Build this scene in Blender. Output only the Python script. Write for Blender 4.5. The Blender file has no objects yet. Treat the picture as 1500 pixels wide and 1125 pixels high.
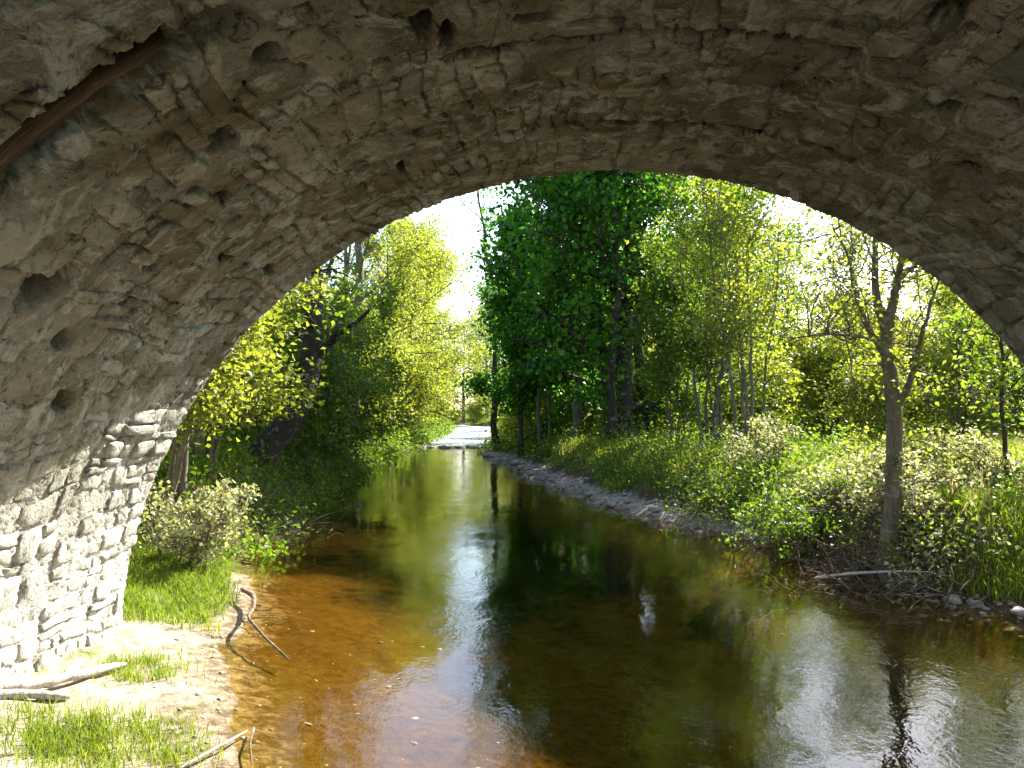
import bpy, math, random
import numpy as np
from mathutils import Vector, Matrix, noise as mnoise

# ------------------------------------------------------------------ camera, world, sun, exposure
sc = bpy.context.scene
COL = sc.collection
EYE = 1.85
cam_d = bpy.data.cameras.new('camera')
cam = bpy.data.objects.new('camera', cam_d)
COL.objects.link(cam)
cam_d.sensor_width = 36.0
cam_d.lens = 30.0
cam_d.clip_start = 0.05
cam_d.clip_end = 3000
cam.location = (0, 0, EYE)
cam.rotation_euler = (math.radians(90) + 0.03, 0, 0.04)
sc.camera = cam

SUN_TO = Vector((0.63, 0.95, 0.82)).normalized()
world = bpy.data.worlds.new('World')
sc.world = world
world.use_nodes = True
wn = world.node_tree
bg = wn.nodes['Background']
sky = wn.nodes.new('ShaderNodeTexSky')
sky.sky_type = 'NISHITA'
sky.sun_disc = False
sky.sun_elevation = math.asin(SUN_TO.z)
sky.sun_rotation = math.atan2(SUN_TO.x, SUN_TO.y)
sky.air_density = 1.0
sky.dust_density = 1.2
sky.ozone_density = 1.0
wn.links.new(sky.outputs[0], bg.inputs[0])
bg.inputs[1].default_value = 0.095

sun_d = bpy.data.lights.new('sun', 'SUN')
sun_d.energy = 5.0
sun_d.angle = math.radians(0.53)
sun_d.color = (1.0, 0.95, 0.86)
sun = bpy.data.objects.new('sun', sun_d)
COL.objects.link(sun)
sun.rotation_euler = SUN_TO.to_track_quat('Z', 'Y').to_euler()
sun.location = (30, 50, 60)

sc.view_settings.view_transform = 'Standard'
sc.view_settings.look = 'None'
sc.view_settings.gamma = 1.0
sc.view_settings.exposure = 2.25
sc.cycles.use_denoising = True
sc.cycles.max_bounces = 6
sc.cycles.diffuse_bounces = 3
sc.cycles.glossy_bounces = 3
sc.cycles.transmission_bounces = 4
sc.cycles.transparent_max_bounces = 8
sc.cycles.caustics_reflective = True
sc.cycles.blur_glossy = 0.6
sc.cycles.sample_clamp_indirect = 4.0

ORD = 'first second third fourth fifth sixth seventh eighth ninth tenth eleventh twelfth thirteenth'.split()
R = random.Random(11)
RNG = np.random.default_rng(5)

# ------------------------------------------------------------------ helpers
def tag(o, label=None, cat=None, group=None, kind=None):
    if label: o['label'] = label
    if cat: o['category'] = cat
    if group: o['group'] = group
    if kind: o['kind'] = kind
    return o

def link(name, me, mat=None, parent=None, smooth=False):
    o = bpy.data.objects.new(name, me)
    COL.objects.link(o)
    if mat is not None:
        me.materials.append(mat)
    if parent is not None:
        o.parent = parent
    if smooth:
        me.polygons.foreach_set('use_smooth', np.ones(len(me.polygons), dtype=bool))
    return o

def mesh_np(name, v, faces, k):
    """v (N,3) float, faces (M,k) int -> mesh"""
    me = bpy.data.meshes.new(name)
    v = np.ascontiguousarray(v, dtype=np.float32)
    faces = np.ascontiguousarray(faces, dtype=np.int32)
    me.vertices.add(len(v))
    me.vertices.foreach_set('co', v.ravel())
    me.loops.add(faces.size)
    me.loops.foreach_set('vertex_index', faces.ravel())
    me.polygons.add(len(faces))
    me.polygons.foreach_set('loop_start', np.arange(0, faces.size, k, dtype=np.int32))
    me.update(calc_edges=True)
    return me

def empty(name, loc=(0, 0, 0)):
    o = bpy.data.objects.new(name, None)
    o.empty_display_size = 0.2
    COL.objects.link(o)
    o.location = loc
    return o

def add_attr(me, name, vals):
    a = me.attributes.new(name, 'FLOAT', 'POINT')
    a.data.foreach_set('value', np.ascontiguousarray(vals, dtype=np.float32))

# ------------------------------------------------------------------ materials
class NT:
    def __init__(self, name):
        self.m = bpy.data.materials.new(name)
        self.m.use_nodes = True
        self.t = self.m.node_tree
        self.t.nodes.clear()
        self.out = self.t.nodes.new('ShaderNodeOutputMaterial')
    def n(self, typ, **kw):
        nd = self.t.nodes.new(typ)
        for k, v in kw.items():
            setattr(nd, k, v)
        return nd
    def l(self, a, b):
        self.t.links.new(a, b)
    def noise(self, vec, scale, detail=4, rough=0.55, dist=0.0):
        nd = self.n('ShaderNodeTexNoise')
        nd.inputs['Scale'].default_value = scale
        nd.inputs['Detail'].default_value = detail
        nd.inputs['Roughness'].default_value = rough
        nd.inputs['Distortion'].default_value = dist
        if vec is not None:
            self.l(vec, nd.inputs['Vector'])
        return nd.outputs[0]
    def ramp(self, fac, stops):
        nd = self.n('ShaderNodeValToRGB')
        cr = nd.color_ramp
        while len(cr.elements) < len(stops):
            cr.elements.new(0.5)
        for e, (p, c) in zip(cr.elements, stops):
            e.position = p
            e.color = (c[0], c[1], c[2], 1) if len(c) == 3 else c
        self.l(fac, nd.inputs[0])
        return nd.outputs[0]
    def mix(self, fac, a, b, mode='MIX'):
        nd = self.n('ShaderNodeMix', data_type='RGBA', blend_type=mode)
        for s, v in ((nd.inputs[0], fac), (nd.inputs[6], a), (nd.inputs[7], b)):
            if hasattr(v, 'is_linked'):
                self.l(v, s)
            elif isinstance(v, (int, float)):
                s.default_value = v
            else:
                s.default_value = (v[0], v[1], v[2], 1)
        return nd.outputs[2]
    def math(self, op, a, b=None, clamp=False):
        nd = self.n('ShaderNodeMath', operation=op, use_clamp=clamp)
        for s, v in zip(nd.inputs, (a, b)):
            if v is None: continue
            if hasattr(v, 'is_linked'): self.l(v, s)
            else: s.default_value = v
        return nd.outputs[0]
    def mapr(self, v, a, b, c=0.0, d=1.0):
        nd = self.n('ShaderNodeMapRange')
        self.l(v, nd.inputs[0])
        for i, x in enumerate((a, b, c, d)):
            nd.inputs[i + 1].default_value = x
        return nd.outputs[0]
    def pos(self):
        return self.n('ShaderNodeNewGeometry').outputs['Position']
    def attr(self, name):
        nd = self.n('ShaderNodeAttribute')
        nd.attribute_name = name
        return nd.outputs['Fac']
    def bump(self, h, strength, dist, normal=None):
        nd = self.n('ShaderNodeBump')
        nd.inputs['Strength'].default_value = strength
        nd.inputs['Distance'].default_value = dist
        self.l(h, nd.inputs['Height'])
        if normal is not None:
            self.l(normal, nd.inputs['Normal'])
        return nd.outputs[0]
    def scaled(self, vec, sx, sy, sz):
        nd = self.n('ShaderNodeMapping')
        nd.inputs['Scale'].default_value = (sx, sy, sz)
        self.l(vec, nd.inputs[0])
        return nd.outputs[0]
    def principled(self, col, rough=0.85, normal=None, spec=0.3):
        p = self.n('ShaderNodeBsdfPrincipled')
        for s, v in ((p.inputs['Base Color'], col), (p.inputs['Roughness'], rough)):
            if hasattr(v, 'is_linked'): self.l(v, s)
            elif isinstance(v, (int, float)): s.default_value = v
            else: s.default_value = (v[0], v[1], v[2], 1)
        p.inputs['Specular IOR Level'].default_value = spec
        if normal is not None:
            self.l(normal, p.inputs['Normal'])
        self.l(p.outputs[0], self.out.inputs[0])
        return p

def stone_material(name, mortar=False):
    t = NT(name)
    p = t.pos()
    tint = t.attr('tint')
    big = t.noise(p, 0.75, 5, 0.6, 0.6)
    med = t.noise(p, 3.2, 6, 0.65, 0.4)
    fine = t.noise(p, 26, 5, 0.7)
    if mortar:
        base = t.ramp(med, [(0.3, (0.20, 0.18, 0.14)), (0.6, (0.36, 0.32, 0.26)), (0.8, (0.45, 0.41, 0.34))])
    else:
        base = t.ramp(tint, [(0.0, (0.085, 0.07, 0.045)), (0.25, (0.21, 0.17, 0.11)), (0.5, (0.33, 0.29, 0.21)),
                             (0.75, (0.50, 0.46, 0.38)), (0.9, (0.30, 0.31, 0.27)), (1.0, (0.18, 0.19, 0.16))])
        base = t.mix(t.mapr(med, 0.35, 0.7), base, t.mix(0.5, base, (0.50, 0.46, 0.38)))
    # lime bloom with painted water-light dapples, brown stain and algae, each with its own outline
    bloom_dapple = t.mapr(t.noise(p, 2.6, 8, 0.78, 1.4), 0.51, 0.60)
    stain = t.mapr(t.noise(p, 0.9, 8, 0.72, 1.0), 0.47, 0.58)
    base = t.mix(t.math('MULTIPLY', stain, 0.75), base, (0.14, 0.095, 0.04))
    alg = t.mapr(t.noise(p, 1.3, 6, 0.7, 0.8), 0.50, 0.66)
    base = t.mix(t.math('MULTIPLY', alg, 0.7), base, (0.14, 0.15, 0.06))
    spots = t.mapr(t.noise(p, 7.5, 7, 0.8, 1.0), 0.55, 0.61)
    base = t.mix(t.math('MULTIPLY', spots, 0.85), base, (0.045, 0.036, 0.024))
    base = t.mix(t.math('MULTIPLY', bloom_dapple, 0.72), base, (0.60, 0.595, 0.55))
    # paler, patchy tone towards the foot of the springing
    sep = t.n('ShaderNodeSeparateXYZ'); t.l(p, sep.inputs[0])
    low = t.math('MULTIPLY', t.mapr(sep.outputs[2], 2.0, 0.9), t.mapr(t.noise(p, 7.0, 8, 0.8, .8), 0.40, 0.50))
    base = t.mix(t.math('MULTIPLY', low, 0.8), base, (0.66, 0.62, 0.55))
    base = t.mix(t.mapr(fine, 0.35, 0.75, 0.0, 0.5), base, t.mix(0.6, base, (0.06, 0.05, 0.04)))
    base = t.mix(1.0, base, (0.92, 0.955, 0.94), 'MULTIPLY')
    h = t.math('ADD', t.math('MULTIPLY', fine, 0.5), t.math('ADD', med, t.math('MULTIPLY', t.noise(p, 75, 3, 0.7), 0.25)))
    nrm = t.bump(h, 1.0, 0.05)
    t.principled(base, 0.9, nrm, 0.25)
    return t.m

def bark_material(name, c0, c1, c2, moss=0.35):
    t = NT(name)
    co = t.n('ShaderNodeTexCoord').outputs['Object']
    st = t.noise(t.scaled(co, 9, 9, 1.6), 3.0, 6, 0.7, 0.8)
    patch = t.noise(co, 2.2, 5, 0.65, 0.5)
    col = t.ramp(st, [(0.25, c0), (0.5, c1), (0.78, c2)])
    col = t.mix(t.math('MULTIPLY', t.mapr(patch, 0.48, 0.66), moss), col, (0.10, 0.115, 0.035))
    col = t.mix(t.math('MULTIPLY', t.mapr(t.noise(co, 7, 4, 0.6), 0.56, 0.66), 0.5), col, (0.34, 0.33, 0.28))
    t.principled(col, 0.9, t.bump(st, 0.8, 0.03), 0.2)
    return t.m

def leaf_material(name, a, b, c, trans=(1.0, 1.0, 0.45), tf=0.5):
    t = NT(name)
    isl = t.n('ShaderNodeNewGeometry').outputs['Random Per Island']
    p = t.pos()
    clump = t.noise(p, 0.55, 3, 0.6)
    f = t.math('ADD', t.math('MULTIPLY', isl, 0.62), t.math('MULTIPLY', t.mapr(clump, 0.3, 0.7), 0.38))
    col = t.ramp(f, [(0.08, a), (0.5, b), (0.95, c)])
    d = t.n('ShaderNodeBsdfPrincipled')
    t.l(col, d.inputs['Base Color'])
    d.inputs['Roughness'].default_value = 0.55
    d.inputs['Specular IOR Level'].default_value = 0.35
    tr = t.n('ShaderNodeBsdfTranslucent')
    t.l(t.mix(1.0, col, trans, 'MULTIPLY'), tr.inputs[0])
    mx = t.n('ShaderNodeMixShader')
    mx.inputs[0].default_value = tf
    t.l(d.outputs[0], mx.inputs[1]); t.l(tr.outputs[0], mx.inputs[2])
    t.l(mx.outputs[0], t.out.inputs[0])
    return t.m

M = {}
M['stone'] = stone_material('rubble_stone')
M['mortar'] = stone_material('lime_mortar', True)
M['bark_dark'] = bark_material('dark_bark', (0.02, 0.016, 0.012), (0.045, 0.037, 0.028), (0.09, 0.076, 0.06))
M['bark_grey'] = bark_material('grey_bark', (0.06, 0.05, 0.038), (0.14, 0.12, 0.09), (0.24, 0.21, 0.165), 0.45)
M['driftwood'] = bark_material('bleached_wood', (0.22, 0.19, 0.15), (0.48, 0.44, 0.38), (0.66, 0.62, 0.55), 0.05)
M['deadwood'] = bark_material('dead_wood', (0.05, 0.035, 0.025), (0.14, 0.10, 0.07), (0.28, 0.22, 0.16), 0.1)
M['leaf_maple'] = leaf_material('maple_leaf', (0.022, 0.095, 0.008), (0.05, 0.20, 0.014), (0.18, 0.34, 0.03), (1.0, 1.0, 0.5), 0.55)
M['leaf_green'] = leaf_material('fresh_leaf', (0.055, 0.110, 0.012), (0.13, 0.22, 0.022), (0.27, 0.35, 0.045), tf=0.6)
M['leaf_yellow'] = leaf_material('spring_leaf', (0.12, 0.16, 0.022), (0.25, 0.30, 0.04), (0.42, 0.43, 0.08), tf=0.62)
M['leaf_pale'] = leaf_material('pale_leaf', (0.16, 0.18, 0.08), (0.34, 0.35, 0.20), (0.58, 0.56, 0.42), tf=0.45)
M['grass'] = leaf_material('grass_blade', (0.075, 0.125, 0.012), (0.165, 0.245, 0.02), (0.33, 0.37, 0.07), tf=0.5)
M['grass_dry'] = leaf_material('meadow_blade', (0.13, 0.18, 0.022), (0.29, 0.34, 0.05), (0.52, 0.50, 0.18), tf=0.55)
M['dry'] = leaf_material('dry_stalk', (0.22, 0.17, 0.08), (0.40, 0.33, 0.17), (0.58, 0.50, 0.30), (1, .9, .7), 0.35)
M['dead_leaf'] = leaf_material('dead_leaf', (0.06, 0.04, 0.02), (0.14, 0.10, 0.05), (0.30, 0.23, 0.12), (1, 0.8, 0.5), 0.3)

def ground_material():
    t = NT('ground_earth')
    p = t.pos()
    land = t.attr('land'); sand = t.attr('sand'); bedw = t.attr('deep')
    n1 = t.noise(p, 1.6, 6, 0.65, 0.5); n2 = t.noise(p, 9, 6, 0.7, 0.4); n3 = t.noise(p, 42, 4, 0.7)
    soil = t.ramp(n2, [(0.3, (0.035, 0.026, 0.017)), (0.55, (0.085, 0.062, 0.040)), (0.8, (0.17, 0.13, 0.085))])
    turf = t.ramp(n1, [(0.3, (0.05, 0.085, 0.012)), (0.6, (0.105, 0.15, 0.022)), (0.85, (0.19, 0.18, 0.055))])
    sandc = t.ramp(n2, [(0.25, (0.18, 0.145, 0.105)), (0.5, (0.33, 0.28, 0.215)), (0.8, (0.45, 0.405, 0.34))])
    sandc = t.mix(t.mapr(n3, 0.58, 0.72, 0, 0.75), sandc, (0.10, 0.075, 0.05))
    bed = t.ramp(n2, [(0.25, (0.04, 0.022, 0.004)), (0.5, (0.08, 0.046, 0.009)), (0.75, (0.13, 0.082, 0.02))])
    bed = t.mix(t.mapr(n1, 0.45, 0.7, 0, 0.5), bed, (0.075, 0.055, 0.014))
    bed = t.mix(t.mapr(n3, 0.56, 0.7, 0, 0.6), bed, (0.035, 0.022, 0.008))
    deep_absorb = t.ramp(n2, [(0.3, (0.002, 0.002, 0.001)), (0.7, (0.008, 0.0065, 0.002))])  # near-black bed colour stands in for light absorbed in deep water
    bed = t.mix(bedw, bed, deep_absorb)
    c = t.mix(t.math('MULTIPLY', land, t.mapr(n1, 0.25, 0.5)), soil, turf)
    c = t.mix(t.math('MULTIPLY', sand, t.mapr(t.noise(p, 3.5, 5, 0.7), 0.28, 0.45)), c, sandc)
    sep = t.n('ShaderNodeSeparateXYZ'); t.l(p, sep.inputs[0])
    c = t.mix(t.mapr(t.math('ADD', sep.outputs[2], t.mapr(n2, 0.3, 0.7, -.05, .05)), 0.085, -0.05), c, bed)
    h = t.math('ADD', n2, t.math('MULTIPLY', n3, 0.5))
    t.principled(c, 1.0, t.bump(h, 0.7, 0.03), 0.0)
    return t.m
M['ground'] = ground_material()

def water_material():
    t = NT('river_water')
    p = t.pos()
    a = t.noise(t.scaled(p, 1.0, 0.45, 1.0), 1.3, 2, 0.5, 0.3)
    b = t.noise(t.scaled(p, 1.0, 0.5, 1.0), 7.0, 3, 0.55, 0.5)
    c = t.noise(t.scaled(p, 1.0, 0.7, 1.0), 26.0, 2, 0.5)
    # calm and breeze-ruffled patches
    gust = t.mapr(t.noise(p, 0.5, 2, 0.5), 0.42, 0.66, 0.25, 1.0)
    sep = t.n('ShaderNodeSeparateXYZ'); t.l(p, sep.inputs[0])
    riffle = t.mapr(sep.outputs[1], 41.0, 47.0, 0.0, 1.0)
    h = t.math('ADD', t.math('MULTIPLY', a, 0.012),
        t.math('ADD', t.math('MULTIPLY', t.math('MULTIPLY', b, gust), 0.0040),
               t.math('MULTIPLY', t.math('MULTIPLY', c, gust), 0.0024)))
    h = t.math('ADD', h, t.math('MULTIPLY', t.math('MULTIPLY', t.noise(p, 3.0, 4, 0.6), riffle), 0.15))
    nrm = t.bump(h, 1.0, 1.0)
    # same reflectance seen from above and from below (the node inverts the index on back faces)
    fr = t.n('ShaderNodeFresnel')
    back = t.n('ShaderNodeNewGeometry').outputs['Backfacing']
    t.l(t.mapr(back, 0.0, 1.0, 1.34, 1.0 / 1.34), fr.inputs['IOR'])
    t.l(nrm, fr.inputs['Normal'])
    gl = t.n('ShaderNodeBsdfGlossy'); gl.inputs['Roughness'].default_value = 0.008
    gl.inputs['Color'].default_value = (0.97, 0.98, 1.0, 1)
    t.l(nrm, gl.inputs['Normal'])
    tr = t.n('ShaderNodeBsdfTransparent'); tr.inputs[0].default_value = (0.95, 0.84, 0.56, 1)
    mx = t.n('ShaderNodeMixShader')
    t.l(fr.outputs[0], mx.inputs[0]); t.l(tr.outputs[0], mx.inputs[1]); t.l(gl.outputs[0], mx.inputs[2])
    # white water of the riffle downstream, its white also painted sky brightness
    foam_glare = t.math('MULTIPLY', riffle, t.mapr(t.noise(t.scaled(p, 1.6, 0.5, 1.0), 1.8, 5, 0.7, 0.6), 0.36, 0.52))
    df = t.n('ShaderNodeBsdfDiffuse'); df.inputs[0].default_value = (0.74, 0.78, 0.82, 1)
    m2 = t.n('ShaderNodeMixShader')
    t.l(t.math('MULTIPLY', foam_glare, 0.85), m2.inputs[0]); t.l(mx.outputs[0], m2.inputs[1]); t.l(df.outputs[0], m2.inputs[2])
    t.l(m2.outputs[0], t.out.inputs[0])
    return t.m
M['water'] = water_material()

def rock_material(name='river_rock_grey'):
    t = NT(name)
    p = t.pos()
    n = t.noise(p, 6, 6, 0.7, 0.3)
    rnd = t.n('ShaderNodeNewGeometry').outputs['Random Per Island']
    c = t.ramp(n, [(0.3, (0.13, 0.115, 0.095)), (0.55, (0.30, 0.275, 0.235)), (0.8, (0.46, 0.43, 0.38))])
    c = t.mix(t.math('MULTIPLY', rnd, 0.6), c, (0.17, 0.14, 0.105))
    t.principled(c, 0.85, t.bump(t.noise(p, 30, 4, 0.7), 0.5, 0.02), 0.3)
    return t.m
M['rock'] = rock_material()
def plank_material():
    t = NT('rust_brown_timber')
    p = t.pos()
    n = t.noise(t.scaled(p, 1.5, 14, 1.5), 4, 5, 0.65, 0.6)
    c = t.ramp(n, [(0.3, (0.03, 0.02, 0.012)), (0.55, (0.085, 0.055, 0.028)), (0.8, (0.24, 0.13, 0.04))])
    t.principled(c, 0.85, t.bump(n, 0.6, 0.02), 0.25)
    return t.m
M['plank'] = plank_material()

# ------------------------------------------------------------------ terrain
LY = np.array([-400, -30, 0, 4.4, 5.5, 6.6, 8.3, 10, 13.2, 19, 33, 42, 60, 90, 120, 160, 700.])
LX = np.array([-40, -2.5, -1.25, -1.60, -2.05, -2.45, -2.85, -3.5, -4.0, -4.7, -6.3, -6.6, -7.6, -10.0, -26, -60, -480.])
RY = np.array([-400, -30, 0, 6.2, 7.4, 8.6, 10, 11.6, 14, 17, 23, 34, 37, 45, 60, 90, 120, 160, 700.])
RX = np.array([-34, 5.5, 5.1, 5.0, 4.3, 3.5, 3.15, 3.0, 2.0, 0.95, -0.4, -2.4, -2.75, -2.7, -3.4, -5.2, -19, -52, -465.])
def sstep(a, b, x):
    t = np.clip((x - a) / (b - a), 0, 1)
    return t * t * (3 - 2 * t)
def wob(x, y, s=1.0, ph=0.0):
    return (np.sin(x * 1.7 * s + 1.3 + ph) * np.cos(y * 1.3 * s - .7 + ph) + 0.5 * np.sin(x * 3.9 * s + y * 2.7 * s + ph) + 0.25 * np.sin(x * 9.1 * s - y * 7.7 * s + 2 * ph)) / 1.75
def height(x, y):
    x = np.asarray(x, float); y = np.asarray(y, float)
    w = 0.22 * wob(x * 0 + 1.0, y, 1.1) + 0.09 * wob(x * .3, y, 3.1, 2.0) + .035 * wob(x, y, 7.3, 4.0)
    fade = sstep(12, 16, y) * 0.8 + 0.5
    dl = np.interp(y, LY, LX) + w * fade - x
    dr = x - (np.interp(y, RY, RX) + w * fade * 0.8)
    # left land: low sand under the arch, steep cut bank beyond
    steepL = sstep(9.0, 11.0, y)
    hl_low = 0.13 * np.maximum(dl, 0) + 0.22 * sstep(0.8, 2.2, dl) * sstep(6.0, 9.0, y)
    hl_st = 0.95 * sstep(0.0, 1.1, dl) + 0.05 * np.minimum(np.maximum(dl, 0), 12)
    hl = hl_low * (1 - steepL) + hl_st * steepL
    # right land: gravel margin then bank to the meadow
    near = 1 - sstep(7.8, 9.6, y)
    grav = sstep(11.5, 13.5, y)
    hr_near = 0.22 * np.minimum(np.maximum(dr, 0), 1.5) + 0.42 * sstep(1.0, 2.6, dr)
    hr_mid = 0.80 * sstep(0.05, 1.0, dr) + 0.02 * np.minimum(np.maximum(dr, 0), 6)
    hr_grav = 0.13 * sstep(0, 0.35, dr) + 0.60 * sstep(0.45, 1.9, dr) + 0.03 * np.minimum(np.maximum(dr, 0), 6)
    hr = hr_mid * (1 - grav) + hr_grav * grav
    hr = hr * (1 - near) + hr_near * near
    tip = 1 - 0.55 * sstep(26, 35, y) * (1 - sstep(2.0, 5.0, dr))
    hr = hr * tip
    # bed
    inn = np.minimum(-dl, -dr)
    bed = -0.16 * np.minimum(np.maximum(-dl, 0), 2.4) - 0.12 * np.clip(-dl - 1.5, 0, 2)
    bed = np.maximum(bed, -0.42 * np.maximum(-dr, 0))
    bed = np.maximum(bed, -0.7)
    z = np.where(dl > 0, hl, np.where(dr > 0, hr, bed))
    rough = 0.035 * wob(x, y, 2.3) + 0.018 * wob(x, y, 6.1, 1.0)
    rough = rough * np.where(inn > 0, 0.6, 1.0) * (.25 + .75 * sstep(0.0, 0.4, np.abs(inn)))
    far = sstep(60, 160, np.hypot(x, y))
    z = z + rough + far * 0.6 * wob(x * .02, y * .02)
    return z, dl, dr
def hz(x, y):
    return float(height(x, y)[0])
def gx(px, y):          # metres to the side at depth y for a bearing noted off the photograph
    return (px - 800) / 1250 * y

def axis(fine0, fine1, step, far, grow=1.13):
    mid = list(np.arange(fine0, fine1, step))
    up = []; s = step; v = fine1
    while v < far:
        up.append(v); s *= grow; v += s
    up.append(far)
    dn = []; s = step; v = fine0 - step
    while v > -far:
        dn.append(v); s *= grow; v -= s
    dn.append(-far)
    return np.array(dn[::-1] + mid + up)
ax = axis(-5.5, 6.5, 0.10, 700)
ay = axis(2.5, 14.0, 0.10, 700, 1.05)
X, Y = np.meshgrid(ax, ay)
Z, DL, DR = height(X, Y)
nx, ny = len(ax), len(ay)
idx = np.arange(nx * ny).reshape(ny, nx)
F = np.stack([idx[:-1, :-1], idx[:-1, 1:], idx[1:, 1:], idx[1:, :-1]], -1).reshape(-1, 4)
g = mesh_np('ground', np.stack([X, Y, Z], -1).reshape(-1, 3), F, 4)
sandm = np.where((DL > -0.3) & (Y < 9.5), 1 - sstep(6.6, 8.3, Y + 0.5 * wob(X, Y, 1.5)) * sstep(0.1, 0.6, DL), 0.0)
sandm = np.maximum(sandm, ((DR > -0.2) & (DR < 0.6 + 0.15 * wob(X, Y, 2)) & (Y > 12.0)) * 0.9)
landm = np.where(DL > 0, np.where(Y < 10, 0.9, 0.25 + 0.6 * sstep(1.0, 2.2, DL)), np.where(DR > 0, sstep(0.5, 1.6, DR), 0))
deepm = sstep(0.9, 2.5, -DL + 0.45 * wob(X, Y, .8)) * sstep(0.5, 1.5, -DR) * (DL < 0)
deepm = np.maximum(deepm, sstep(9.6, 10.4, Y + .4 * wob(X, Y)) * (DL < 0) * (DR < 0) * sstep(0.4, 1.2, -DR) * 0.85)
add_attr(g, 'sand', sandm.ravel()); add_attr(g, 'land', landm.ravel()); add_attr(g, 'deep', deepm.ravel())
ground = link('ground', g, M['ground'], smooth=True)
tag(ground, 'earth, sand and turf banks with the sandy river bed between', kind='structure')

wy = np.concatenate([np.linspace(-60, 0, 12), np.linspace(2, 60, 30), np.linspace(66, 160, 16)])
wl = np.interp(wy, LY, LX) - 1.2
wr = np.interp(wy, RY, RX) + 1.2
wv = np.stack([np.concatenate([wl, wr]), np.concatenate([wy, wy]), np.zeros(2 * len(wy))], 1)
n_ = len(wy)
wf = np.array([[i, n_ + i, n_ + i + 1, i + 1] for i in range(n_ - 1)])
river = link('river', mesh_np('river', wv, wf, 4), M['water'])
tag(river, 'shallow amber river water flowing under the arch', kind='structure')

# ------------------------------------------------------------------ bridge
CX, CZ, AR, AK = 0.516, EYE - 1.88, 3.84, 0.972
Y0, Y1 = 0.6, 6.6
def arc(th, y, r=AR):
    return (CX + r * math.cos(th), y, CZ + AK * r * math.sin(th))
bridge = empty('stone_bridge', (CX, 3.6, 0))
tag(bridge, 'old rubble-stone arch bridge spanning the shallow river', 'bridge')
def bpart(name, me, mat, smooth=False):
    o = link(name, me, mat, None, smooth)
    o.parent = bridge
    o.matrix_parent_inverse = Matrix.Translation(-Vector(bridge.location))
    return o
TH0, TH1 = math.radians(-14), math.radians(194)
# mortar bed of the barrel
na, nb = 760, 250
th = np.linspace(TH0, TH1, na); yy = np.linspace(Y0, Y1, nb)
T, YY = np.meshgrid(th, yy)
rr = AR + 0.006 + 0.008 * wob(T * 9, YY * 3, 1.0) + 0.006 * wob(T * 40, YY * 11, 1.0, 1.0) + 0.004 * RNG.normal(size=T.shape)
# opened joints, holes and the long chase across the barrel
def dimple(tc, yc, rt, ry, depth):
    global rr
    rr = rr + depth * np.exp(-(((T - math.radians(tc)) * AR / rt) ** 2 + ((YY - yc) / ry) ** 2 + .55 * wob(T * 28, YY * 9, 1.0, tc) + .2 * wob(T * 80, YY * 27, 1.0, tc)).clip(0) ** 2)
HOLES = [(115.9, 3.48, .05, .05), (118.9, 3.63, .04, .035), (116.0, 3.86, .05, .045), (122, 3.96, .09, .08), (138.7, 3.95, .12, .10),
         (130.5, 5.21, .04, .07), (130, 5.96, .04, .09), (106, 3.75, .05, .11), (104.5, 3.9, .03, .1), (143, 4.4, .05, .06), (66, 4.4, .09, .06),
         (64, 4.2, .06, .08), (109, 5.0, .04, .07), (112, 5.5, .03, .1), (88, 4.8, .04, .05), (78, 4.7, .05, .05), (134, 4.6, .06, .04), (126, 4.5, .05, .05),
         (72, 3.6, .05, .12), (60, 4.9, .1, .05), (149, 4.8, .06, .07), (98, 3.9, .1, .03)]
for a, b, c, d in HOLES:
    dimple(a, b, c * 1.05, d * 1.05, 0.24)
def band(t0, t1, yc, hw, depth):
    global rr
    w_ = sstep(math.radians(t0), math.radians(t0 + 3), T) * (1 - sstep(math.radians(t1 - 3), math.radians(t1), T))
    rr = rr + depth * w_ * np.exp(-((YY - yc - 0.015 * np.sin(T * 23)) / hw) ** 4)
band(70, 106, 4.15, 0.035, 0.10)
band(66, 110, 5.45, 0.035, 0.10)
band(114, 168, 3.11, 0.10, 0.12)
v = np.stack([CX + rr * np.cos(T), YY, CZ + AK * rr * np.sin(T)], -1).reshape(-1, 3)
ii = np.arange(na * nb).reshape(nb, na)
F = np.stack([ii[:-1, :-1], ii[1:, :-1], ii[1:, 1:], ii[:-1, 1:]], -1).reshape(-1, 4)
vault_me = mesh_np('mortar_bed', v, F, 4)
add_attr(vault_me, 'tint', np.full(len(v), 0.4))
bpart('mortar_bed', vault_me, M['mortar'], True)

# spandrel walls, fill and parapets (solid masonry above the barrel)
def spandrel(name, ya, yb, ztop, x0, x1, r):
    n = 64
    t = np.linspace(TH1, TH0, n)
    a = [(CX + r * math.cos(q), CZ + AK * r * math.sin(q)) for q in t]
    outer = [(x0, a[0][1])] + [(x0 + (x1 - x0) * i / (n - 3), ztop) for i in range(n - 2)] + [(x1, a[-1][1])]
    vs = [(p[0], ya, p[1]) for p in a] + [(p[0], ya, p[1]) for p in outer]
    vs += [(p[0], yb, p[1]) for p in a] + [(p[0], yb, p[1]) for p in outer]
    fs = []
    m = 2 * n
    for i in range(n - 1):
        fs.append((i, i + 1, n + i + 1, n + i))
        fs.append((m + i, m + n + i, m + n + i + 1, m + i + 1))
        fs.append((n + i, n + i + 1, m + n + i + 1, m + n + i))
        fs.append((i + 1, i, m + i, m + i + 1))
    me = mesh_np(name, np.array(vs), np.array(fs), 4)
    add_attr(me, 'tint', np.full(len(vs), 0.5))
    return bpart(name, me, M['mortar'])
spandrel('spandrel_wall', Y1 - 0.46, Y1 - 0.02, 5.2, -16, 17, AR + 0.06)
spandrel('spandrel_wall', Y0 + 0.02, Y0 + 0.46, 5.2, -16, 17, AR + 0.06)
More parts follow.
